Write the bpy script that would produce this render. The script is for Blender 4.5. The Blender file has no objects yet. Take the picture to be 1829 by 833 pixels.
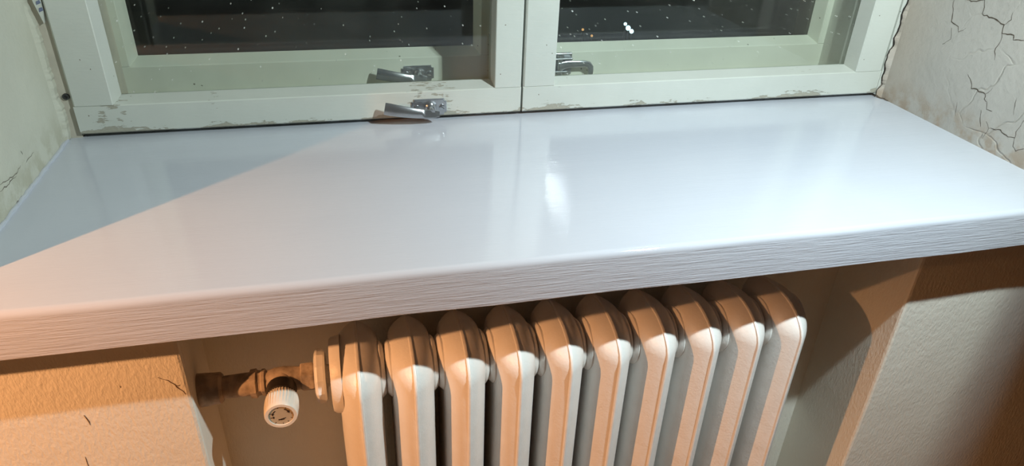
import bpy, bmesh, math, random
from mathutils import Vector, Matrix
random.seed(7)
sc = bpy.context.scene
COL = sc.collection

# ------------------------------------------------------------------ camera
cam_d = bpy.data.cameras.new('camera')
cam_d.sensor_width = 36.0
cam_d.lens = 36.0 * 1260.3 / 1829.0
cam_d.clip_start = 0.02
cam_d.clip_end = 200
cam = bpy.data.objects.new('camera', cam_d)
COL.objects.link(cam)
cam.matrix_world = Matrix(((0.972513, 0.088006, -0.215579, 0.0),
                           (-0.230378, 0.498230, -0.835878, 0.0),
                           (0.033846, 0.862567, 0.504810, 1.2),
                           (0, 0, 0, 1)))
sc.camera = cam

# ------------------------------------------------------------------ world, lights, exposure
sc.view_settings.view_transform = 'Standard'
sc.view_settings.look = 'None'
sc.view_settings.gamma = 1.0
sc.view_settings.use_curve_mapping = False
sc.view_settings.exposure = 0.0
if hasattr(sc, 'cycles'):
    sc.cycles.sample_clamp_indirect = 60.0
world = bpy.data.worlds.new('night')
sc.world = world
world.use_nodes = True
world.node_tree.nodes['Background'].inputs[0].default_value = (0.30, 0.27, 0.24, 1)
world.node_tree.nodes['Background'].inputs[1].default_value = 0.012


def aim(o, d):
    o.rotation_euler = Vector(d).to_track_quat('-Z', 'Y').to_euler()


def spot(name, loc, power, colour, radius, direction, size, blend):
    l = bpy.data.lights.new(name, 'SPOT')
    l.energy = power
    l.color = colour
    l.shadow_soft_size = radius
    l.spot_size = math.radians(size)
    l.spot_blend = blend
    o = bpy.data.objects.new(name, l)
    COL.objects.link(o)
    o.location = loc
    aim(o, direction)
    return o


COOL = (0.86, 0.98, 0.93)
# two cool white heads of a work light standing in front of the sill, their beam cut off towards the right
spot('work_light_head', (0.612, 0.262, 1.500), 27, COOL, 0.011, (-0.79, 0.61, -0.05), 179, 0.06)
spot('work_light_head', (0.664, 0.234, 1.572), 19, (0.80, 0.95, 1.0), 0.011, (-0.79, 0.61, -0.05), 179, 0.06)
spot('added_sill_spot', (0.630, 0.258, 1.508), 11, (0.66, 0.82, 1.0), 0.014, (-0.13, 0.46, -0.72), 62, 1.0)  # narrow bluish spot added to brighten the right of the sill
# warm shaded lamp on the left in the room, shining down and out
spot('warm_lamp', (-0.97, 0.145, 1.255), 64, (1.0, 0.44, 0.17), 0.012, (0.0, 0.06, -1), 153, 0.40)
# added soft warm fill for room bounce, high up left behind the camera
al = bpy.data.lights.new('room_fill', 'AREA')
al.shape = 'DISK'
al.size = 1.6
al.energy = 3.5
al.color = (1.0, 0.48, 0.20)
ao = bpy.data.objects.new('room_fill', al)
COL.objects.link(ao)
ao.location = (-2.4, -0.7, 1.9)
aim(ao, (2.3, 1.6, -1.4))

# ------------------------------------------------------------------ node helpers


class NT:
    def __init__(s, name):
        s.m = bpy.data.materials.new(name)
        s.m.use_nodes = True
        s.t = s.m.node_tree
        s.t.nodes.clear()
        s.out = s.t.nodes.new('ShaderNodeOutputMaterial')
        s.co = s.t.nodes.new('ShaderNodeTexCoord').outputs['Object']

    def n(s, kind, **kw):
        nd = s.t.nodes.new(kind)
        for k, v in kw.items():
            setattr(nd, k, v)
        return nd

    def l(s, a, b):
        s.t.links.new(a, b)

    def put(s, sock, v):
        if isinstance(v, (int, float)):
            sock.default_value = v
        elif isinstance(v, tuple):
            sock.default_value = v if len(v) == 4 or sock.type == 'VECTOR' else (*v, 1)
        else:
            s.l(v, sock)

    def scale(s, v, vec=None):
        mp = s.n('ShaderNodeMapping')
        s.l(vec or s.co, mp.inputs[0])
        mp.inputs['Scale'].default_value = v
        return mp.outputs[0]

    def noise(s, sc_, det=4, rough=0.55, vec=None, dist=0.0):
        nd = s.n('ShaderNodeTexNoise')
        s.l(vec or s.co, nd.inputs['Vector'])
        nd.inputs['Scale'].default_value = sc_
        nd.inputs['Detail'].default_value = det
        nd.inputs['Roughness'].default_value = rough
        nd.inputs['Distortion'].default_value = dist
        return nd.outputs[0]

    def vor(s, sc_, feat='F1', vec=None):
        nd = s.n('ShaderNodeTexVoronoi', feature=feat)
        s.l(vec or s.co, nd.inputs['Vector'])
        nd.inputs['Scale'].default_value = sc_
        return nd

    def ramp(s, v, a, b, lo=0.0, hi=1.0):
        nd = s.n('ShaderNodeMapRange', interpolation_type='SMOOTHSTEP')
        s.l(v, nd.inputs[0])
        nd.inputs[1].default_value = a
        nd.inputs[2].default_value = b
        nd.inputs[3].default_value = lo
        nd.inputs[4].default_value = hi
        return nd.outputs[0]

    def math(s, op, a, b=0.0):
        nd = s.n('ShaderNodeMath', operation=op)
        s.put(nd.inputs[0], a)
        s.put(nd.inputs[1], b)
        return nd.outputs[0]

    def mix(s, f, a, b):
        nd = s.n('ShaderNodeMix', data_type='RGBA')
        s.put(nd.inputs[0], f)
        s.put(nd.inputs[6], a)
        s.put(nd.inputs[7], b)
        return nd.outputs[2]

    def xyz(s):
        nd = s.n('ShaderNodeSeparateXYZ')
        s.l(s.co, nd.inputs[0])
        return nd.outputs

    def bump(s, h, dist, strength=1.0, prev=None):
        nd = s.n('ShaderNodeBump')
        s.l(h, nd.inputs['Height'])
        nd.inputs['Distance'].default_value = dist
        nd.inputs['Strength'].default_value = strength
        if prev:
            s.l(prev, nd.inputs['Normal'])
        return nd.outputs[0]

    def bsdf(s, col, rough=0.5, normal=None, metal=0.0, spec=0.5, **extra):
        b = s.n('ShaderNodeBsdfPrincipled')
        s.put(b.inputs['Base Color'], col)
        s.put(b.inputs['Roughness'], rough)
        s.put(b.inputs['Metallic'], metal)
        s.put(b.inputs['Specular IOR Level'], spec)
        for k, v in extra.items():
            s.put(b.inputs[k], v)
        if normal:
            s.l(normal, b.inputs['Normal'])
        s.l(b.outputs[0], s.out.inputs[0])
        return s.m


# ------------------------------------------------------------------ materials
def mat_sill():
    t = NT('sill_gloss_paint')
    brush = t.noise(1.0, 3, 0.6, t.scale((60, 330, 330)))
    broad = t.noise(1.0, 3, 0.5, t.scale((5, 60, 40)))
    n = t.bump(broad, 0.0005, 0.5)
    z = t.xyz()[2]
    side = t.math('LESS_THAN', z, 0.792)
    n = t.bump(brush, 0.00028, 0.6, n)
    fn = t.noise(1.0, 4, 0.65, t.scale((18, 200, 420)))
    nd = t.n('ShaderNodeBump')
    t.l(t.math('MULTIPLY', fn, side), nd.inputs['Height'])
    nd.inputs['Distance'].default_value = 0.0011
    t.l(n, nd.inputs['Normal'])
    col = t.mix(t.ramp(t.noise(4, 3), 0.3, 0.7), (0.53, 0.555, 0.62), (0.56, 0.58, 0.64))
    rough = t.math('ADD', t.math('MULTIPLY', side, 0.3), 0.05)
    return t.bsdf(col, rough, nd.outputs[0], spec=0.55)


def mat_frame(name, base, chips, bias=0.0):
    """old white frame paint; chips flake along the lower edge in the stretch given by chips=(x0,x1,z0,z1)"""
    t = NT(name)
    x, y, z = t.xyz()
    g = t.noise(9, 4)
    col = t.mix(t.ramp(g, 0.3, 0.75), base, tuple(c * 0.93 for c in base))
    fl = t.noise(1.0, 5, 0.6, t.scale((55, 200, 190)))
    if chips:
        zfall = t.ramp(z, chips[0], chips[1], 0.63 + bias, 0.30 + bias)
        patch = t.ramp(t.noise(1.0, 2, 0.5, t.scale((9, .2, .2))), 0.35, 0.65, -0.22, 0.16)
        thr = t.math('ADD', zfall, patch)
        bare = t.ramp(t.math('SUBTRACT', thr, fl), 0.0, 0.02)
    else:
        bare = t.ramp(fl, 0.76, 0.78)
    wood = t.mix(t.noise(1.0, 5, 0.75, t.scale((120, 400, 700))), (0.20, 0.19, 0.15), (0.52, 0.50, 0.42))
    col = t.mix(bare, col, wood)
    sp = t.vor(95)
    dots = t.math('MULTIPLY', t.math('LESS_THAN', sp.outputs['Distance'], 0.10), t.math('GREATER_THAN', t.noise(30, 2), 0.60))
    col = t.mix(dots, col, (0.16, 0.13, 0.10))
    n = t.bump(t.noise(1.0, 4, 0.6, t.scale((60, 60, 300))), 0.0006, 0.5)
    n = t.bump(t.math('SUBTRACT', 1.0, bare), 0.0005, 0.7, n)
    return t.bsdf(col, t.math('ADD', t.math('MULTIPLY', bare, 0.4), 0.36), n)


def mat_outer():
    t = NT('outer_sash_green_white_paint')
    col = t.mix(t.ramp(t.noise(12, 3), 0.3, 0.7), (0.60, 0.62, 0.53), (0.65, 0.67, 0.58))
    sp = t.vor(70)
    dots = t.math('MULTIPLY', t.math('LESS_THAN', sp.outputs['Distance'], 0.11), t.math('GREATER_THAN', t.noise(16, 2), 0.58))
    col = t.mix(dots, col, (0.20, 0.20, 0.15))
    return t.bsdf(col, 0.42, t.bump(t.noise(70, 4), 0.0005, 0.5))


def mat_reveal(name, base, edge_tint, peel):
    t = NT(name)
    x, y, z = t.xyz()
    c = t.mix(t.ramp(t.noise(5, 4), 0.35, 0.7), base, tuple(v * 0.9 for v in base))
    c = t.mix(t.math('MULTIPLY', t.ramp(z, 0.80, 0.86, 1.0, 0.0), t.ramp(t.noise(38, 4, 0.6), 0.40, 0.62)), c, edge_tint)  # patchy second tint, stronger towards the sill
    c = t.mix(t.math('MULTIPLY', t.ramp(y, 1.02, 0.90, 0.55, 0.0), t.ramp(t.noise(8, 3), 0.25, 0.7)), c, edge_tint)  # same tint, stronger towards the window frame
    n = t.bump(t.noise(14, 5, 0.6), 0.004, 0.7)
    n = t.bump(t.noise(130, 4), 0.0008, 0.5, n)
    if peel:
        wv = t.n('ShaderNodeVectorMath', operation='ADD')
        nz = t.n('ShaderNodeTexNoise')
        nz.inputs['Scale'].default_value = 22
        t.l(t.co, nz.inputs['Vector'])
        ms = t.n('ShaderNodeVectorMath', operation='SCALE')
        t.l(nz.outputs['Color'], ms.inputs[0])
        ms.inputs['Scale'].default_value = 0.035
        t.l(t.co, wv.inputs[0])
        t.l(ms.outputs[0], wv.inputs[1])
        v = t.vor(13, 'DISTANCE_TO_EDGE', wv.outputs[0])
        edge = t.ramp(v.outputs[0], 0.0, 0.03)
        mask = t.math('MULTIPLY', t.ramp(y, 0.92, 0.80, 0.0, 1.0), t.ramp(t.noise(7, 3), 0.42, 0.58))
        crack = t.math('MULTIPLY', t.math('SUBTRACT', 1.0, edge), mask)
        n = t.bump(t.math('SUBTRACT', 1.0, crack), 0.0012, 0.6, n)
        hair = t.math('MULTIPLY', t.math('LESS_THAN', v.outputs[0], 0.006), t.math('MULTIPLY', mask, 0.45))
        c = t.mix(hair, c, (0.30, 0.25, 0.20))
    return t.bsdf(c, 0.75, n, spec=0.3)


def mat_wall():
    t = NT('lower_wall_orange_peel_paint')
    c = t.mix(t.ramp(t.noise(4, 4), 0.3, 0.7), (0.79, 0.78, 0.70), (0.83, 0.82, 0.74))
    n = t.bump(t.noise(9, 4), 0.004, 0.5)
    n = t.bump(t.noise(1.0, 5, 0.62, t.scale((230, 230, 110))), 0.0016, 0.75, n)
    return t.bsdf(c, 0.6, n, spec=0.35)


def mat_radiator():
    t = NT('radiator_white_enamel')
    c = t.mix(t.ramp(t.noise(20, 4), 0.3, 0.75), (0.86, 0.85, 0.82), (0.80, 0.78, 0.74))
    v = t.vor(24)
    chip = t.math('MULTIPLY', t.math('LESS_THAN', v.outputs['Distance'], 0.085), t.math('GREATER_THAN', t.noise(11, 2), 0.63))
    c = t.mix(chip, c, (0.03, 0.02, 0.015))
    n = t.bump(t.noise(22, 3), 0.002, 0.5)
    n = t.bump(t.noise(260, 4, 0.6), 0.0006, 0.6, n)
    return t.bsdf(c, 0.38, n)


def mat_plain(name, col, rough, metal=0.0, bump=None, spec=0.5, vary=0.88, vs=40):
    t = NT(name)
    c = t.mix(t.ramp(t.noise(vs, 4), 0.35, 0.7), col, tuple(v * vary for v in col))
    n = t.bump(t.noise(bump[0], 4), bump[1], 0.6) if bump else None
    return t.bsdf(c, rough, n, metal, spec)


def mat_glass():
    t = NT('dusty_window_glass')
    tr = t.n('ShaderNodeBsdfTransparent')
    tr.inputs[0].default_value = (0.97, 0.985, 0.97, 1)
    gl = t.n('ShaderNodeBsdfGlossy')
    gl.inputs['Roughness'].default_value = 0.035
    fr = t.n('ShaderNodeFresnel')
    geo = t.n('ShaderNodeNewGeometry')
    t.l(t.ramp(geo.outputs['Backfacing'], 0.0, 1.0, 1.5, 1 / 1.5), fr.inputs[0])
    mx = t.n('ShaderNodeMixShader')
    t.l(fr.outputs[0], mx.inputs[0])
    t.l(tr.outputs[0], mx.inputs[1])
    t.l(gl.outputs[0], mx.inputs[2])
    df = t.n('ShaderNodeBsdfDiffuse')
    df.inputs[0].default_value = (0.75, 0.75, 0.7, 1)
    xx, yy, zz = t.xyz()
    cb = t.n('ShaderNodeCombineXYZ')
    t.l(xx, cb.inputs[0])
    t.l(zz, cb.inputs[1])
    v = t.vor(75, 'F1', cb.outputs[0])
    v.voronoi_dimensions = '2D'
    rnd = t.n('ShaderNodeSeparateColor')
    t.l(v.outputs['Color'], rnd.inputs[0])
    size = t.ramp(rnd.outputs[0], 0.74, 1.0, 0.0, 0.075)
    speck = t.math('MULTIPLY', t.math('LESS_THAN', v.outputs['Distance'], size), t.math('MULTIPLY', rnd.outputs[1], 0.75))
    haze = t.ramp(t.noise(7, 4), 0.35, 0.8, 0.004, 0.02)
    m2 = t.n('ShaderNodeMixShader')
    t.l(t.math('MAXIMUM', speck, haze), m2.inputs[0])
    t.l(mx.outputs[0], m2.inputs[1])
    t.l(df.outputs[0], m2.inputs[2])
    t.l(m2.outputs[0], t.out.inputs[0])
    return t.m


def mat_emit(name, col, s):
    t = NT(name)
    e = t.n('ShaderNodeEmission')
    e.inputs[0].default_value = (*col, 1)
    e.inputs[1].default_value = s
    t.l(e.outputs[0], t.out.inputs[0])
    return t.m


M = {
    'sill': mat_sill(),
    'frame_left': mat_frame('inner_sash_flaking_paint', (0.59, 0.61, 0.56), (0.0, 0.013)),
    'frame_right': mat_frame('inner_right_sash_flaking_paint', (0.59, 0.61, 0.56), (0.0, 0.020), -0.10),
    'frame': mat_frame('inner_sash_paint', (0.59, 0.61, 0.56), None),
    'outer': mat_outer(),
    'jamb': mat_plain('beige_jamb_paint', (0.52, 0.48, 0.40), 0.55, bump=(60, 0.0005)),
    'reveal_left': mat_reveal('left_reveal_plaster', (0.56, 0.56, 0.48), (0.44, 0.43, 0.34), False),
    'reveal_right': mat_reveal('right_reveal_peeling_plaster', (0.53, 0.50, 0.46), (0.42, 0.34, 0.27), True),
    'wall': mat_wall(),
    'radiator': mat_radiator(),
    'pipe': mat_plain('pipe_old_cream_paint', (0.52, 0.42, 0.32), 0.55, bump=(90, 0.002), vary=0.5, vs=60),
    'chrome': mat_plain('worn_chrome', (0.50, 0.52, 0.54), 0.2, 0.85, bump=(50, 0.0003), vary=0.8),
    'slot': mat_plain('dark_screw_slot', (0.06, 0.06, 0.06), 0.5, 0.5),
    'rust': mat_plain('pinkish_wear', (0.45, 0.22, 0.22), 0.5, 0.3),
    'black': mat_plain('black_plastic', (0.022, 0.018, 0.015), 0.45),
    'knob': mat_plain('cream_white_plastic', (0.78, 0.74, 0.66), 0.3, vary=0.95),
    'dial': mat_plain('beige_dial_plastic', (0.50, 0.42, 0.30), 0.45, vary=0.85),
    'ink': mat_plain('black_ink', (0.03, 0.02, 0.015), 0.6),
    'crack': mat_plain('dark_crack', (0.10, 0.075, 0.055), 0.9),
    'gap_shade': mat_plain('painted_gap_shade', (0.02, 0.016, 0.012), 0.9),
    'crack_lower': mat_plain('brown_crack', (0.12, 0.07, 0.04), 0.9),
    'crust': mat_plain('rough_plaster_edge', (0.60, 0.60, 0.50), 0.85, bump=(150, 0.002)),
    'crust_right': mat_plain('pink_plaster_edge', (0.58, 0.48, 0.40), 0.85, bump=(150, 0.002)),
    'glass': mat_glass(),
    'floor': mat_plain('brown_floor', (0.34, 0.21, 0.11), 0.5),
    'room': mat_plain('room_wall_paint', (0.50, 0.46, 0.40), 0.7),
    'ground': mat_plain('dark_asphalt', (0.04, 0.04, 0.045), 0.8),
    'post': mat_plain('dark_steel', (0.05, 0.05, 0.05), 0.5),
    'led': mat_emit('cold_lamp_glow', (0.55, 0.85, 1.0), 3.0),
    'amber': mat_emit('amber_lamp_glow', (1.0, 0.55, 0.2), 0.8),
}

# ------------------------------------------------------------------ mesh helpers


def U(x, y, z):
    """survey units -> metres: camera at 0,0 and 1.2 m up, 0.4 m per unit"""
    return (x * 0.4, y * 0.4, 1.2 + z * 0.4)


def obj(name, bm, mat, parent=None, smooth=False, local=None, kind=None, label=None, cat=None):
    me = bpy.data.meshes.new(name)
    bmesh.ops.recalc_face_normals(bm, faces=bm.faces)
    bm.to_mesh(me)
    bm.free()
    me.materials.append(mat)
    if smooth:
        for p in me.polygons:
            p.use_smooth = True
        if hasattr(me, 'set_sharp_from_angle'):
            me.set_sharp_from_angle(angle=math.radians(40))
    o = bpy.data.objects.new(name, me)
    COL.objects.link(o)
    if parent:
        o.parent = parent
    if local:
        o.location = local
    tag(o, label, cat, kind)
    return o


def tag(o, label=None, cat=None, kind=None, group=None):
    if label:
        o['label'] = label
    if cat:
        o['category'] = cat
    if kind:
        o['kind'] = kind
    if group:
        o['group'] = group
    return o


def empty(name, loc, label, cat, kind=None, group=None):
    o = bpy.data.objects.new(name, None)
    o.empty_display_size = 0.05
    o.location = loc
    COL.objects.link(o)
    return tag(o, label, cat, kind, group)


def box(bm, a, b, bev=0.0, seg=2):
    a, b = Vector(a), Vector(b)
    r = bmesh.ops.create_cube(bm, size=1.0, matrix=Matrix.Translation((a + b) / 2) @ Matrix.Diagonal(((*(b - a), 1))))
    if bev:
        ed = list({e for v in r['verts'] for e in v.link_edges})
        bmesh.ops.bevel(bm, geom=ed, offset=bev, segments=seg, affect='EDGES', profile=0.5)
    return bm


def prism(bm, prof, axis, t0, t1):
    """profile points (two coords) extruded along axis; axis 0: prof=(y,z), 1: (x,z), 2: (x,y)"""
    def P(p, t):
        return {0: (t, p[0], p[1]), 1: (p[0], t, p[1]), 2: (p[0], p[1], t)}[axis]
    A = [bm.verts.new(P(p, t0)) for p in prof]
    B = [bm.verts.new(P(p, t1)) for p in prof]
    n = len(prof)
    bm.faces.new(A)
    bm.faces.new(B[::-1])
    for i in range(n):
        bm.faces.new((A[i], B[i], B[(i + 1) % n], A[(i + 1) % n]))
    return bm


def lathe(bm, prof, axis, origin, seg=32, flute=None):
    """prof = [(t, r)] along axis ('x','y','z'); flute=(count, depth, t0, t1)"""
    rings = []
    o = Vector(origin)
    for t, r in prof:
        ring = []
        for k in range(seg):
            a = 2 * math.pi * k / seg
            rr = r
            if flute and flute[2] <= t <= flute[3]:
                rr = r - flute[1] * (0.5 - 0.5 * math.cos(flute[0] * a))
            c, s = rr * math.cos(a), rr * math.sin(a)
            v = {'x': (t, c, s), 'y': (c, t, s), 'z': (c, s, t)}[axis]
            ring.append(bm.verts.new(o + Vector(v)))
        rings.append(ring)
    for A, B in zip(rings, rings[1:]):
        for k in range(seg):
            bm.faces.new((A[k], A[(k + 1) % seg], B[(k + 1) % seg], B[k]))
    bm.faces.new(rings[0])
    bm.faces.new(rings[-1][::-1])
    return bm


def sweep(bm, path, widths, up, thick):
    """flat bar following path; widths along 'up', thickness across"""
    up = Vector(up).normalized()
    rings = []
    for i, p in enumerate(path):
        p = Vector(p)
        a = Vector(path[max(i - 1, 0)])
        b = Vector(path[min(i + 1, len(path) - 1)])
        t = (b - a).normalized()
        u = (up - t * up.dot(t)).normalized()
        s = t.cross(u)
        w = widths[i] / 2
        h = (thick[i] if isinstance(thick, (list, tuple)) else thick) / 2
        ring = []
        for cu, cs in ((1, .5), (.8, 1), (-.8, 1), (-1, .5), (-1, -.5), (-.8, -1), (.8, -1), (1, -.5)):
            ring.append(bm.verts.new(p + u * w * cu + s * h * cs))
        rings.append(ring)
    for A, B in zip(rings, rings[1:]):
        for k in range(8):
            bm.faces.new((A[k], A[(k + 1) % 8], B[(k + 1) % 8], B[k]))
    bm.faces.new(rings[0])
    bm.faces.new(rings[-1][::-1])
    return bm


# ------------------------------------------------------------------ setting: walls
XL, XR = -0.374, 0.922            # reveals
YW = 0.656                        # room face of the wall
YB = 1.04                         # where the window box begins
ZT, ZB = 0.80, 0.7456             # sill top and bottom
NL0, NL1 = -0.196, -0.209         # niche left side, front and back
NR0, NR1 = 0.748, 0.752           # niche right side
NB = 0.800                        # niche back


def grid_quad(bm, p00, p10, p11, p01, nu, nv, f):
    p00, p10, p11, p01 = map(Vector, (p00, p10, p11, p01))
    V = []
    for j in range(nv + 1):
        row = []
        for i in range(nu + 1):
            u, v = i / nu, j / nv
            q = (p00 * (1 - u) + p10 * u) * (1 - v) + (p01 * (1 - u) + p11 * u) * v
            row.append(bm.verts.new(q + Vector(f(u, v, q))))
        V.append(row)
    for j in range(nv):
        for i in range(nu):
            bm.faces.new((V[j][i], V[j][i + 1], V[j + 1][i + 1], V[j + 1][i]))


bm = bmesh.new()
prism(bm, [(-3.0, YW), (NL0 - 0.004, YW), (NL0 - 0.001, YW + 0.001), (NL0, YW + 0.004), (NL1, NB), (NL1 - .02, 1.3), (-3.0, 1.3)], 2, 0, ZB)
prism(bm, [(NR0 + 0.004, YW), (2.6, YW), (2.6, 1.3), (NR1 + .02, 1.3), (NR1, NB), (NR0, YW + 0.004), (NR0 + .001, YW + .001)], 2, 0, ZB)
box(bm, (NL1 - .02, NB, 0), (NR1 + .02, 1.3, ZB))
wall_back = obj('wall_back', bm, M['wall'], kind='structure', cat='wall',
                label='painted lower wall under the white sill, with a recess that holds the radiator')

bm = bmesh.new()
prism(bm, [(-3.0, YW), (XL - 0.006, YW), (XL, YW + 0.006), (XL, YB), (XL, 1.3), (-3.0, 1.3)], 2, ZB, 2.75)
wall_left = obj('wall_left', bm, M['reveal_left'], kind='structure', cat='wall',
                label='smooth greenish white plaster reveal at the left end of the sill')
bm = bmesh.new()
prism(bm, [(XR + 0.006, YW), (2.6, YW), (2.6, 1.3), (XR, 1.3), (XR, YB), (XR, YW + 0.006)], 2, ZB, 2.75)
wall_right = obj('wall_right', bm, M['reveal_right'], kind='structure', cat='wall',
                 label='cracked and peeling cream plaster reveal at the right end of the sill')
bm = bmesh.new()
box(bm, (XL, YW, 2.45), (XR, 1.3, 2.75))
obj('wall_front', bm, M['room'], kind='structure', cat='wall', label='lintel wall above the window opening')
bm = bmesh.new()
box(bm, (-3.0, -3.2, -0.08), (2.6, YW, 0.0))
box(bm, (NL1 - .02, YW, -0.08), (NR1 + .02, NB + .02, 0.0))
obj('floor', bm, M['floor'], kind='structure', cat='floor', label='brown floor of the room under the radiator')

# cracks: thin dark fissure ribbons lying in the plaster


def ribbon(bm, pts, normal, w, lift):
    nrm = Vector(normal)
    P = []
    for a, b in zip(pts, pts[1:]):
        a, b = Vector(a), Vector(b)
        n = max(2, int((b - a).length / 0.004))
        t = (b - a).normalized()
        s = t.cross(nrm)
        for i in range(n):
            P.append(a.lerp(b, i / n) + s * random.uniform(-.0011, .0011))
    P.append(Vector(pts[-1]))
    L, Rr = [], []
    m = len(P) - 1
    for i, p in enumerate(P):
        t = (P[min(i + 1, m)] - P[max(i - 1, 0)]).normalized()
        s = t.cross(nrm)
        ww = w * random.uniform(.45, 1.25) * (0.35 + 0.65 * math.sin(math.pi * min(max(i / m, .06), .94)))
        L.append(bm.verts.new(p + s * ww + nrm * lift))
        Rr.append(bm.verts.new(p - s * ww + nrm * lift))
    for i in range(m):
        bm.faces.new((L[i], L[i + 1], Rr[i + 1], Rr[i]))


CR = [[(0.9007, 0.9908), (0.8883, 0.9909), (0.871, 0.9971)], [(0.871, 0.9971), (0.8654, 0.9877), (0.8662, 0.9783), (0.8437, 0.9765), (0.8248, 0.973), (0.8221, 0.9615), (0.8036, 0.9633), (0.801, 0.958), (0.785, 0.9614)], [(0.8248, 0.973), (0.8161, 0.982), (0.8175, 0.9911)], [(0.8221, 0.9615), (0.8196, 0.9515), (0.8242, 0.9393), (0.8177, 0.9239)], [(0.924, 0.9857), (0.9156, 0.9553), (0.9004, 0.9509), (0.8959, 0.944), (0.8852, 0.9532)], [(0.9115, 0.9465), (0.9062, 0.9314), (0.9179, 0.9198)], [(0.8532, 0.8919), (0.8409, 0.8809), (0.8382, 0.8751), (0.8282, 0.8758), (0.8115, 0.8749), (0.8103, 0.8681), (0.8031, 0.8657), (0.8002, 0.8551), (0.7907, 0.856)], [(0.8115, 0.8749), (0.8036, 0.8875)], [(0.8092, 0.8511), (0.7987, 0.8287)], [(0.7935, 0.8392), (0.7854, 0.8322), (0.7659, 0.8367), (0.7501, 0.8315), (0.7408, 0.8353), (0.7414, 0.8481), (0.7377, 0.8624)], [(0.7408, 0.8353), (0.7371, 0.8237), (0.7314, 0.8195), (0.7206, 0.8268)], [(0.7847, 0.8308), (0.7888, 0.8138)], [(0.8533, 0.8477), (0.848, 0.8269)], [(0.7617, 0.8869), (0.7554, 0.8637)]]
CW = [.0011, .0009, .0004, .0005, .0006, .0004, .0007, .0004, .0004, .0006, .0006, .0004, .0003, .0003]
for c, w in zip(CR, CW):
    bm = bmesh.new()
    ribbon(bm, [(XR, y, z) for y, z in c], (-1, 0, 0), w, 0.0003)
    obj('crack', bm, M['crack'], wall_right)
CL = [[(0.8007, 0.8359), (0.8182, 0.834), (0.8411, 0.8297), (0.8613, 0.8326)], [(0.7959, 0.8304), (0.8202, 0.829), (0.8427, 0.8276)], [(0.8384, 0.8034), (0.8205, 0.8029)], [(0.8768, 0.8297), (0.904, 0.8304)], [(0.8728, 0.8454), (0.8753, 0.8402)]]
for c in CL:
    bm = bmesh.new()
    ribbon(bm, [(XL, y, z) for y, z in c], (1, 0, 0), .0005, 0.0003)
    obj('crack', bm, M['crack'], wall_left)
CF = [[(-0.2248, 0.6601), (-0.216, 0.6542), (-0.2078, 0.6441), (-0.2033, 0.636), (-0.2010, 0.6318)], [(-0.2086, 0.6457), (-0.2044, 0.6464)], [(-0.2643, 0.6557), (-0.2636, 0.6527)], [(-0.3079, 0.6204), (-0.3048, 0.6049)], [(-0.3221, 0.5589), (-0.3218, 0.5434)]]
for c in CF:
    bm = bmesh.new()
    ribbon(bm, [(x, YW, z) for x, z in c], (0, -1, 0), .0006, 0.0003)
    obj('crack', bm, M['crack_lower'], wall_back)

# broken plaster edges beside the window frame
PL = [(-0.3739, 1.2), (-0.3735, 1.1), (-0.3739, 0.9861), (-0.3726, 0.9733), (-0.3698, 0.9548), (-0.3689, 0.9359), (-0.3703, 0.9005), (-0.3696, 0.8875), (-0.3709, 0.8588), (-0.3682, 0.8488), (-0.3682, 0.8364), (-0.3687, 0.8137), (-0.3709, 0.8005)]
PR = [(0.9205, 1.2), (0.9215, 1.05), (0.9229, 0.9617), (0.9199, 0.952), (0.9183, 0.9421), (0.9217, 0.9276), (0.9205, 0.9142), (0.9169, 0.904), (0.9207, 0.8913), (0.9144, 0.8788), (0.9152, 0.8588), (0.9188, 0.8468), (0.9175, 0.8348), (0.9212, 0.8226), (0.915, 0.8131), (0.914, 0.8005)]


def plaster_edge(pts, xw, y0, y1, mat, parent):
    bm = bmesh.new()
    P = []
    for a, b in zip(pts, pts[1:]):
        n = max(2, int(abs(a[1] - b[1]) / 0.003))
        for i in range(n):
            t = i / n
            P.append((a[0] + (b[0] - a[0]) * t + random.uniform(-.0007, .0007), a[1] + (b[1] - a[1]) * t))
    P.append(pts[-1])
    rows = []
    for x, z in P:
        rows.append([bm.verts.new((xw, y0 - .006, z)), bm.verts.new((x, y0, z)), bm.verts.new((x, y1, z)), bm.verts.new((xw, y1, z))])
    for A, B in zip(rows, rows[1:]):
        for k in range(3):
            bm.faces.new((A[k], A[k + 1], B[k + 1], B[k]))
    return obj('plaster_edge', bm, mat, parent)


plaster_edge(PL, XL, 1.012, 1.024, M['reveal_left'], wall_left)
plaster_edge(PR, XR, 1.0145, 1.030, M['reveal_right'], wall_right)
bm = bmesh.new()
ribbon(bm, [(x - .0012, 1.0143, z) for x, z in PR], (0, -1, 0), .0015, 0.0003)  # flush ribbon painted dark in place of the shade inside the gap
obj('crack', bm, M['gap_shade'], wall_right, label='dark painted ribbon for the shaded jagged crack between the right sash and the plaster')
bm = bmesh.new()
ribbon(bm, [(.9140, 1.0141, .8035), (.9165, 1.010, .8015), (.9195, 1.000, .8012), (.9208, .990, .8010)], (-.4, -.5, .77), .0022, 0.0003)
obj('crack', bm, M['crack'], wall_right)

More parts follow.
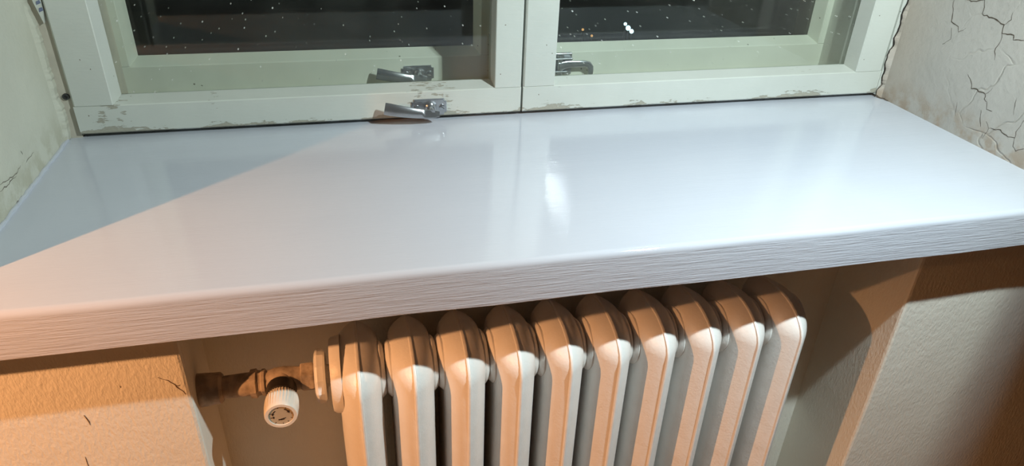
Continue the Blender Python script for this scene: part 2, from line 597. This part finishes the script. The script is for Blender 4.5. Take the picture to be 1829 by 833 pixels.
# ------------------------------------------------------------------ window box (fixed frame)
bm = bmesh.new()
F0, F1 = 1.036, 1.215
prism(bm, [(XL, 1.022), (-0.3562, 1.022), (-0.3562, 1.064), (-0.318, 1.064), (-0.318, 1.14), (-0.352, 1.14), (-0.352, F1), (XL, F1)], 2, ZT - .03, 2.45)
obj('trim_1', bm, M['jamb'], kind='structure', cat='window frame', label='beige fixed jamb strip left of the sashes beside the left reveal')
bm = bmesh.new()
prism(bm, [(XR, 1.05), (0.913, 1.05), (0.913, 1.064), (0.878, 1.064), (0.878, 1.14), (0.905, 1.14), (0.905, F1), (XR, F1)], 2, ZT - .03, 2.45)
J = []
for a, b in zip(PR, PR[1:]):
    for i in range(8):
        J.append((a[0] + (b[0] - a[0]) * i / 8 - .0027, a[1] + (b[1] - a[1]) * i / 8))
J.append((PR[-1][0] - .001, ZT + .004))
J = [(max(x, .9133), z) for x, z in J]
prism(bm, J + [(.9129, ZT + .004), (.9129, 1.2)], 1, 1.0150, 1.046)
obj('trim_2', bm, M['frame'], kind='structure', cat='window frame', label='white fixed jamb right of the sashes beside the cracked reveal')
bm = bmesh.new()
box(bm, (-0.352, 1.045, ZT - .04), (0.912, F1, ZT + .004))
box(bm, (-0.318, 1.064, ZT + .004), (0.878, 1.138, ZT + .012))
obj('trim_3', bm, M['jamb'], kind='structure', cat='window frame', label='bottom board of the window box between the inner and outer sashes')
bm = bmesh.new()
prism(bm, [(0.250, 1.066), (0.290, 1.066), (0.290, 1.138), (0.250, 1.138)], 2, ZT + .004, 2.45)
obj('trim_4', bm, M['jamb'], kind='structure', cat='window frame', label='narrow middle post of the window box behind the meeting stiles')
# loose white strip hanging in the gap at the upper left, with a screw below
bm = bmesh.new()
prism(bm, [(-0.3660, .985), (-0.3606, 0.958), (-0.3585, 0.970), (-0.3495, 1.09), (-0.3660, 1.09)], 1, 1.016, 1.0215)
strip = obj('hinge_leaf', bm, M['frame'], label='white painted hinge leaf with a pointed lower end, in the gap left of the sashes', cat='hinge')
bm = bmesh.new()
prism(bm, [(-0.3618, .972), (-0.3565, .974), (-0.3575, .978), (-0.361, .977)], 1, 1.0154, 1.0161)
prism(bm, [(-0.3625, .981), (-0.3572, .983), (-0.358, .987), (-0.3622, .985)], 1, 1.0154, 1.0161)
obj('blue_mark', bm, mat_plain('blue_grey_ink', (0.16, 0.19, 0.30), 0.6), strip, label='blue grey ink mark')
bm = bmesh.new()
lathe(bm, [(1.0221, .0001), (1.0221, .0045), (1.0195, .0042), (1.0195, .0022), (1.0212, .0018), (1.0212, .0001)], 'y', (-0.3620, 0, 0.8595), 20)
obj('screw', bm, M['slot'], smooth=True, label='dark screw set in the beige strip left of the left sash', cat='screw')


# ------------------------------------------------------------------ sashes
def sash(name, label, x0, x1, xi0, xi1, y0, ybev, yg, yb, z0, zf, zg, ztop, mat, bev_l, bev_r, rail_mat=None):
    """x0/x1 outer edges, xi0/xi1 sight edges at the front face, glass plane yg"""
    t = empty(name, ((x0 + x1) / 2, y0, z0), label, 'window', 'structure')
    off = Vector(t.location)

    def put(nm, bm, m, **k):
        bmesh.ops.translate(bm, vec=-off, verts=bm.verts)
        return obj(nm, bm, m, t, **k)
    e = .0022
    bm = bmesh.new()
    prism(bm, [(y0 + e, z0), (y0, z0 + e), (y0, zf - .0012), (y0 + .0015, zf), (yg - .002, zg), (yg - .002, zf - .010), (yg + .002, zf - .010), (yg + .002, zf), (yb, zf), (yb, z0)], 0, x0, x1)
    put('bottom_rail', bm, rail_mat or mat)
    bm = bmesh.new()
    prism(bm, [(y0 + e, ztop), (y0, ztop - e), (y0, ztop - .055), (yg - .002, ztop - .06), (yb, ztop - .06), (yb, ztop)], 0, x0, x1)
    put('top_rail', bm, mat)
    g = .0003
    bm = bmesh.new()
    prism(bm, [(x0, yb), (x0, y0 + e), (x0 + e, y0), (xi0 - .001, y0), (xi0, y0 + .001), (xi0 + bev_l, yg - .002), (xi0 - .006, yg - .002), (xi0 - .006, yg + .002), (xi0, yg + .002), (xi0, yb)], 2, zf + g, ztop - .055)
    put('stile', bm, mat)
    bm = bmesh.new()
    prism(bm, [(x1, yb), (x1, y0 + e), (x1 - e, y0), (xi1 + .001, y0), (xi1, y0 + .001), (xi1 - bev_r, yg - .002), (xi1 + .006, yg - .002), (xi1 + .006, yg + .002), (xi1, yg + .002), (xi1, yb)], 2, zf + g, ztop - .055)
    put('stile', bm, mat)
    bm = bmesh.new()
    box(bm, (xi0 - .005, yg - .0018, zf - .009), (xi1 + .005, yg + .0018, ztop - .058))
    put('pane', bm, M['glass'])
    return t


Y0, YG, YE = 1.016, 1.048, 1.063
ZBOT, ZF, ZG = 1.2 - .985 * .4, 1.2 - .884 * .4, 1.2 - .872 * .4
win1 = sash('window_1', 'inner left window sash of flaking white paint, its lower rail worn to bare wood',
            -0.3556, 0.2676, -0.306, 0.226, Y0, .03, YG, YE, ZBOT, ZF, ZG, 2.40, M['frame'], .005, .001, M['frame_left'])
win2 = sash('window_2', 'inner right window sash of white paint beside the cracked reveal',
            0.2708, 0.9125, 0.3208, 0.8608, Y0, .03, YG, YE, ZBOT, ZF, ZG, 2.40, M['frame'], .001, .004, M['frame_right'])
O0, OG, OE = 1.140, 1.168, 1.185
OZB, OZF, OZG = 1.2 - .955 * .4, 1.2 - .846 * .4, 1.2 - .822 * .4
win3 = sash('window_3', 'outer left window sash of pale green white paint, seen through the inner left pane',
            -0.3515, 0.267, -0.3068, 0.228, O0, .03, OG, OE, OZB, OZF, OZG, 2.40, M['outer'], .008, .008)
win4 = sash('window_4', 'outer right window sash of pale green white paint, seen through the inner right pane',
            0.271, 0.9025, 0.33, 0.866, O0, .03, OG, OE, OZB, OZF, OZG, 2.40, M['outer'], .006, .008)


def lever_latch(t, cx, cz, y, sx=1.0):
    """chrome plate with two slotted screws, a round pivot and a tapering lever to the left"""
    o = Vector(t.location)
    c = Vector((cx, y, cz)) - o
    bm = bmesh.new()
    box(bm, (c.x - .0264, c.y - .0035, c.z - .0128), (c.x + .0264, c.y, c.z + .0128))
    vs = [e for e in bm.edges if abs((e.verts[0].co - e.verts[1].co).normalized().y) > .9]
    bmesh.ops.bevel(bm, geom=vs, offset=.004, segments=3, affect='EDGES')
    fr = [e for e in bm.edges if all(abs(v.co.y - (c.y - .0035)) < 1e-5 for v in e.verts)]
    bmesh.ops.bevel(bm, geom=fr, offset=.0014, segments=2, affect='EDGES')
    plate = obj('latch_plate', bm, M['chrome'], t, smooth=True, label='chrome catch plate on the lower rail')
    for s in (-1, 1):
        x = c.x + s * .0190
        bm = bmesh.new()
        lathe(bm, [(c.y - .0034, .0046), (c.y - .0046, .0042), (c.y - .0052, .0028), (c.y - .0053, .0001)], 'y', (x, 0, c.z), 20)
        sc_ = obj('screw', bm, M['chrome'], plate, smooth=True)
        bm = bmesh.new()
        box(bm, (-.0040, -.0055, -.0005), (.0040, -.0050, .0005))
        bmesh.ops.rotate(bm, verts=bm.verts, cent=(0, 0, 0), matrix=Matrix.Rotation(math.radians(35), 3, 'Y'))
        bmesh.ops.translate(bm, verts=bm.verts, vec=(x, c.y, c.z))
        obj('screw_slot', bm, M['slot'], plate)
    px = c.x + .0015
    bm = bmesh.new()
    lathe(bm, [(c.y - .003, .0080), (c.y - .006, .0078), (c.y - .0075, .0058), (c.y - .020, .0052), (c.y - .023, .0045), (c.y - .0235, .0001)], 'y', (px, 0, c.z), 24)
    obj('pivot', bm, M['chrome'], plate, smooth=True)
    bm = bmesh.new()
    path, ws, th = [], [], []
    for i in range(13):
        u = i / 12
        path.append((px + .011 - .080 * u, c.y - .020 - .004 * math.sin(u * 3.0), c.z - .0045 + .0125 * u ** 1.3))
        ws.append(.0110 + .0075 * u ** .8 if u < .93 else .0175)
        th.append(.0055 - .002 * u)
    ws[0] = .009
    sweep(bm, path, ws, (0, 0.25, 1), th)
    obj('lever', bm, M['chrome'], plate, smooth=True)
    return plate, c


pl, c = lever_latch(win1, 0.1248, 1.2 - .945 * .4, Y0)
bm = bmesh.new()
bmesh.ops.create_uvsphere(bm, u_segments=10, v_segments=6, radius=.0034, matrix=Matrix.Translation((c.x + .002, c.y - .0225, c.z - .0045)) @ Matrix.Diagonal((1.2, .35, 1, 1)))
obj('worn_spot', bm, M['rust'], pl, smooth=True, label='pinkish worn spot on the lever')
lever_latch(win3, 0.1228, 1.2 - .912 * .4, O0)

# hook catch of the outer right sash
o4 = Vector(win4.location)
ax, az = 0.3640, 1.2 - .893 * .4
bm = bmesh.new()
box(bm, Vector((ax - .012, O0 - .006, az - .019)) - o4, Vector((ax + .0225, O0, az + .019)) - o4, .0012)
hp = obj('catch_plate', bm, M['chrome'], win4, label='grey metal hook catch plate behind the right pane')
bm = bmesh.new()
box(bm, Vector((ax - .012, O0 - .017, az + .010)) - o4, Vector((ax + .0205, O0 - .005, az + .013)) - o4, .0008)
box(bm, Vector((ax - .012, O0 - .017, az - .012)) - o4, Vector((ax + .0125, O0 - .005, az - .009)) - o4, .0008)
obj('bracket', bm, M['chrome'], hp)
bm = bmesh.new()
lathe(bm, [(az - .018, .0001), (az - .018, .0045), (az + .0135, .0045), (az + .0136, .0062), (az + .0175, .0060), (az + .0180, .0001)], 'z', (ax - o4.x, O0 - .012 - o4.y, -o4.z), 20)
obj('thumb_screw', bm, M['chrome'], hp, smooth=True)
bm = bmesh.new()
path = [(ax - .002, -.014, az - .002), (ax + .012, -.0145, az + .002), (ax + .028, -.015, az + .0022), (ax + .043, -.015, az + .0022), (ax + .050, -.015, az + .0005), (ax + .0535, -.015, az - .004), (ax + .0545, -.015, az - .010), (ax + .0542, -.015, az - .018)]
pp = [Vector((x, O0 + y, z)) - o4 for x, y, z in path]
up = [(0, 0, 1)] * 8
rings = []
for i, p in enumerate(pp):
    t_ = (pp[min(i + 1, 7)] - pp[max(i - 1, 0)]).normalized()
    n_ = Vector((0, 1, 0)).cross(t_)
    w = (.0075, .006, .0055, .0052, .0052, .005, .0046, .0042)[i]
    rings.append([bm.verts.new(p + n_ * w * a + Vector((0, .003 * b, 0))) for a, b in ((1, .6), (.7, 1), (-.7, 1), (-1, .6), (-1, -.6), (-.7, -1), (.7, -1), (1, -.6))])
for A, B in zip(rings, rings[1:]):
    for k in range(8):
        bm.faces.new((A[k], A[(k + 1) % 8], B[(k + 1) % 8], B[k]))
bm.faces.new(rings[0])
bm.faces.new(rings[-1][::-1])
obj('hook', bm, M['chrome'], hp, smooth=True)
bm = bmesh.new()
lathe(bm, [(O0 - .0055 - o4.y, .0032), (O0 - .0075 - o4.y, .0026), (O0 - .008 - o4.y, .0001)], 'y', (ax + .0145 - o4.x, 0, az + .004 - o4.z), 14)
obj('screw', bm, M['chrome'], hp, smooth=True)

# ------------------------------------------------------------------ window sill
bm = bmesh.new()
YF = 0.6027
r = .0075
prof = [(YF + .002, ZB), (YF, ZB + .002)]
for k in range(7):
    a = math.pi / 2 * k / 6
    prof.append((YF + r - r * math.cos(a), ZT - r + r * math.sin(a)))
prof += [(YW + .0005, ZT), (YW + .0005, ZB)]
prof_in = prof[:-2] + [(1.044, ZT), (1.044, ZB + .0003)]
XE0, XE1 = XL - .08, XR + .08
n0 = len(prof)
xs_ = [XE0, XL - .04, XL - .0001] + [XL + .0004 + (XR - XL - .0008) * i / 56 for i in range(57)] + [XR + .0001, XR + .04, XE1]
rows = []
for x in xs_:
    inside = XL < x < XR
    wob = .0006 * math.sin(x * 9.0) + .0004 * math.sin(x * 31)
    rows.append([bm.verts.new((x, y + (wob if y < YW else 0), z + (0.0005 * math.sin(x * 23 + 1) if z < ZB + .003 and y < YW else 0))) for y, z in (prof_in if inside else prof)])
for A, B in zip(rows, rows[1:]):
    for k in range(n0):
        bm.faces.new((A[k], A[(k + 1) % n0], B[(k + 1) % n0], B[k]))
bm.faces.new(rows[0])
bm.faces.new(rows[-1][::-1])
sill = obj('windowsill', bm, M['sill'], smooth=True, cat='windowsill',
           label='thick glossy freshly painted white sill board with a rounded front edge above the radiator')
# paint bead running along the left reveal
bm = bmesh.new()
path = [(XL + .0012 + random.uniform(-.0006, .0006), y, ZT + .0006) for y in [0.665 + i * .0085 for i in range(42)]]
sweep(bm, path, [.005 + random.uniform(-.001, .002) for _ in path], (0, 0, 1), .004)
obj('paint_bead', bm, M['sill'], sill, smooth=True, label='thin bead of white paint along the left reveal')

# ------------------------------------------------------------------ radiator
PITCH = 0.0650
RX0 = -0.0112                                   # first section centre
RYC = 0.7065
HY, Z0R, Z1R = 0.0735, 0.085, 0.6430
HUBZ, HUBY, HUBR = 1.2 - 1.515 * .4, 0.701, 0.0325


def section_bm():
    bm = bmesh.new()
    HZ = (Z1R - Z0R) / 2
    CZ = (Z1R + Z0R) / 2
    R0 = 0.047
    # (inset, half width): a bead on the rim, then hollow flanks widening to the body
    prof = [(0.0, .0006), (.0006, .0017), (.0022, .0021), (.0034, .0023), (.0048, .0048), (.0085, .0100), (.0145, .0158), (.022, .0212), (.031, .0248), (.042, .0262), (.050, .0262)]

    def ring(d, x):
        hy, hz = HY - d, HZ - d * .42
        ry = max(min(.064 - d * .6, hy - .0005), .004)
        rz = max(.040 - d * .42, .004)
        vs = []
        N = 9
        for (sy, sz, a0) in ((1, 1, 0), (-1, 1, 90), (-1, -1, 180), (1, -1, 270)):
            for k in range(N):
                a = math.radians(a0 + 90 * k / (N - 1))
                vs.append(bm.verts.new((x, sy * (hy - ry) + ry * math.cos(a), CZ + sz * (hz - rz) + rz * math.sin(a))))
        return vs
    rings = [ring(d, -w) for d, w in reversed(prof)] + [ring(d, w) for d, w in prof]
    m = len(rings[0])
    for A, B in zip(rings, rings[1:]):
        for k in range(m):
            bm.faces.new((A[k], A[(k + 1) % m], B[(k + 1) % m], B[k]))
    bm.faces.new(rings[0])
    bm.faces.new(rings[-1][::-1])
    for hz in (HUBZ, Z0R + .055):
        lathe(bm, [(-PITCH / 2 + .0002, HUBR - .003), (-PITCH / 2 + .001, HUBR - .001), (-.0305, HUBR + .0005), (-.027, HUBR + .004), (-.022, HUBR + .0035), (.022, HUBR + .0035), (.027, HUBR + .004), (.0305, HUBR + .0005), (PITCH / 2 - .001, HUBR - .001), (PITCH / 2 - .0002, HUBR - .003)], 'x', (0, HUBY - RYC, hz), 32)
    return bm


rad = empty('radiator', (RX0 + PITCH * 4.5, RYC, 0), 'white enamelled cast iron column radiator with ten ribs in the recess under the sill', 'radiator')
first = obj('section', section_bm(), M['radiator'], rad, smooth=True)
first.location = (-PITCH * 4.5, 0, 0)
for i in range(1, 10):
    s = first.copy()
    COL.objects.link(s)
    s.parent = rad
    s.location = (PITCH * (i - 4.5), 0, 0)
for i in (0, 9):
    for sy in (-1, 1):
        bm = bmesh.new()
        lathe(bm, [(0, .014), (.004, .015), (.03, .009), (.095, .012)], 'z', (PITCH * (i - 4.5), sy * .04, 0), 16)
        obj('leg', bm, M['radiator'], rad, smooth=True)
bm = bmesh.new()
xe = -PITCH * 5
lathe(bm, [(xe + .012, .049), (xe + .0015, .047), (xe - .0010, .045), (xe - .0020, .020)], 'x', (0, HUBY - RYC, HUBZ), 36)
obj('end_collar', bm, M['radiator'], rad, smooth=True)
bm = bmesh.new()
lathe(bm, [(xe - .0030, .014), (xe - .0070, .014), (xe - .0075, .030), (xe - .0095, .0335), (xe - .0165, .0345), (xe - .0190, .0330), (xe - .0205, .028), (xe - .0205, .012)], 'x', (0, HUBY - RYC, HUBZ), 12)
obj('bush_flange', bm, M['radiator'], rad, label='round cream bush flange at the inlet')

# ------------------------------------------------------------------ valve and pipe
VY, VZ = 0.700, 1.2 - 1.508 * .4
xr = RX0 - PITCH * .5 - .0205                  # outer face of the bush
val = empty('radiator_valve', (-0.105, VY, VZ), 'old painted pipe and valve with a white fluted knob, left of the radiator', 'valve')
vo = Vector(val.location)


def vput(nm, bm, m, smooth=True, label=None, parent=None):
    bmesh.ops.translate(bm, verts=bm.verts, vec=-vo)
    return obj(nm, bm, m, parent or val, smooth=smooth, label=label)


bm = bmesh.new()
lathe(bm, [(-0.2035, .018), (-0.2030, .0205), (-0.191, .0200), (-0.183, .0192), (-0.1745, .0190), (-0.172, .0165), (-.171, .012)], 'x', (0, VY, VZ), 28)
vput('wall_collar', bm, M['pipe'])
bm = bmesh.new()
lathe(bm, [(-0.175, .0135), (-0.165, .0140), (-0.150, .0143), (-0.138, .0143), (-0.133, .014)], 'x', (0, VY, VZ), 28)
vput('pipe', bm, M['pipe'])
bm = bmesh.new()
lathe(bm, [(-0.1405, .014), (-0.1400, .0175), (-0.1330, .0180), (-0.1315, .0155), (-0.1280, .0150), (-0.1265, .0165), (-0.1230, .0165), (-0.1210, .014)], 'x', (0, VY, VZ), 8)
vput('coupling', bm, M['pipe'], smooth=False)
bm = bmesh.new()
lathe(bm, [(-0.1250, .0135), (-0.1180, .0140), (-0.1100, .0160), (-0.1000, .0165), (-0.0900, .0150), (-0.0800, .0140)], 'x', (0, VY, VZ), 28)
lathe(bm, [(VY - .0165, .0150), (VY - .012, .0155), (VY, .0160)], 'y', (-0.1035, 0, VZ), 24)
vput('valve_body', bm, M['pipe'])
bm = bmesh.new()
lathe(bm, [(-0.0815, .010), (-0.0810, .0175), (-0.0795, .0185), (-0.0670, .0185), (-0.0655, .0175), (-0.0650, .010)], 'x', (0, VY, VZ), 6)
bmesh.ops.rotate(bm, verts=bm.verts, cent=(0, VY, VZ), matrix=Matrix.Rotation(math.radians(14), 3, 'X'))
vput('hex_nut', bm, M['pipe'], smooth=False)
bm = bmesh.new()
lathe(bm, [(-0.0660, .011), (xr + .003, .011)], 'x', (0, VY, VZ), 20)
vput('tail_pipe', bm, M['black'])
bm = bmesh.new()
lathe(bm, [(VY - .013, .0170), (VY - .017, .0178), (VY - .0290, .0172), (VY - .0295, .010)], 'y', (-0.1035, 0, VZ), 28)
vput('neck', bm, M['black'], label='black plastic neck')
KX, KY0 = -0.1030, VY - .0265
bm = bmesh.new()
KD = .0325
lathe(bm, [(KY0, .0140), (KY0 - .0005, .0172), (KY0 - .0025, .0186), (KY0 - .010, .0196), (KY0 - .018, .0199), (KY0 - KD + .0055, .0192), (KY0 - KD + .0015, .0187), (KY0 - KD, .0178), (KY0 - KD, .0142), (KY0 - KD + .0025, .0140), (KY0 - KD + .0025, .0001)], 'y', (KX, 0, VZ - .0035), 144, (36, .0011, KY0 - KD + .0062, KY0 - .001))
knob = vput('knob', bm, M['knob'], label='white fluted hand knob')
bm = bmesh.new()
DF = KY0 - KD + .0012
lathe(bm, [(DF + .002, .0139), (DF, .0139), (DF, .0001)], 'y', (KX, 0, VZ - .0035), 40)
dial = vput('dial', bm, M['dial'], label='beige dial with printed turning arrows', parent=knob)
# printed arrows and ticks on the dial
bm = bmesh.new()
cz = VZ - .0035


def dquad(pts):
    vs = [bm.verts.new((KX + x * 1.13, DF - .0002, cz + z * 1.13)) for x, z in pts]
    bm.faces.new(vs)


def arc(a0, a1, r0, w, head):
    n = 8
    for i in range(n):
        A, B = [math.radians(a0 + (a1 - a0) * k / n) for k in (i, i + 1)]
        dquad([((r0 - w) * math.cos(A), (r0 - w) * math.sin(A)), ((r0 + w) * math.cos(A), (r0 + w) * math.sin(A)), ((r0 + w) * math.cos(B), (r0 + w) * math.sin(B)), ((r0 - w) * math.cos(B), (r0 - w) * math.sin(B))])
    if head:
        E_ = math.radians(a1)
        T = math.radians(a1 + (22 if a1 > a0 else -22))
        dquad([((r0 - .0018) * math.cos(E_), (r0 - .0018) * math.sin(E_)), ((r0 + .0018) * math.cos(E_), (r0 + .0018) * math.sin(E_)), (r0 * math.cos(T), r0 * math.sin(T))])


arc(125, 155, .0085, .0006, True)
arc(65, 35, .0090, .0006, True)
arc(238, 300, .0058, .0005, False)
for a in (100, 60, 8, -25, -55, -85, -125, 160):
    A = math.radians(a)
    c_, s_ = math.cos(A), math.sin(A)
    dquad([(.0102 * c_ - .0003 * s_, .0102 * s_ + .0003 * c_), (.0118 * c_ - .0003 * s_, .0118 * s_ + .0003 * c_), (.0118 * c_ + .0003 * s_, .0118 * s_ - .0003 * c_), (.0102 * c_ + .0003 * s_, .0102 * s_ - .0003 * c_)])
dquad([(-.0105, -.0022), (-.0065, -.0022), (-.0065, -.0012), (-.0105, -.0012)])
dquad([(-.0079, -.0035), (-.0071, -.0035), (-.0071, .0000), (-.0079, .0000)])
dquad([(-.0030, -.0062), (.0010, -.0050), (.0045, -.0042), (.0045, -.0032), (.0010, -.0040), (-.0030, -.0050)])
# merge print onto the dial mesh as a second material
me = dial.data
me.materials.append(M['ink'])
b2 = bmesh.new()
b2.from_mesh(me)
bmesh.ops.translate(bm, verts=bm.verts, vec=-vo)
tmp = bpy.data.meshes.new('print')
bm.to_mesh(tmp)
bm.free()
nf = len(b2.faces)
b2.from_mesh(tmp)
b2.faces.ensure_lookup_table()
for f in b2.faces[nf:]:
    f.material_index = 1
b2.to_mesh(me)
b2.free()
bpy.data.meshes.remove(tmp)

# ------------------------------------------------------------------ night outside: a few far lamps
bm = bmesh.new()
box(bm, (-30, 1.6, -5.1), (40, 40, -5.0))
obj('ground', bm, M['ground'], kind='structure', cat='ground', label='dark ground far below outside the window')
D = 14.0
for k, (a, b, m, s, lab) in enumerate([
        (0.4204, -0.2575, 'led', .035, 'smallest and leftmost of three cold white lamps far outside beyond the right pane'),
        (0.4256, -0.2635, 'led', .055, 'middle of three cold white lamps far outside beyond the right pane'),
        (0.4317, -0.2686, 'led', .050, 'rightmost of three cold white lamps far outside beyond the right pane'),
        (0.3540, -0.2641, 'amber', .030, 'upper left of two faint amber lamps far outside beyond the right pane'),
        (0.3689, -0.2736, 'amber', .030, 'lower right of two faint amber lamps far outside beyond the right pane')]):
    d = D + k * .6
    p = Vector((a * d, d, 1.2 + b * d))
    e_ = empty('street_lamp', (p.x, p.y, -5.0), lab, 'lamp', None, 'far lamps outside the right pane')
    bm = bmesh.new()
    bmesh.ops.create_uvsphere(bm, u_segments=12, v_segments=8, radius=s, matrix=Matrix.Translation((0, 0, p.z + 5.0)))
    obj('lamp_head', bm, M[m], e_, smooth=True)
    bm = bmesh.new()
    lathe(bm, [(0, .05), (p.z + 5.0 - s * .8, .02)], 'z', (0, 0, 0), 8)
    obj('post', bm, M['post'], e_)
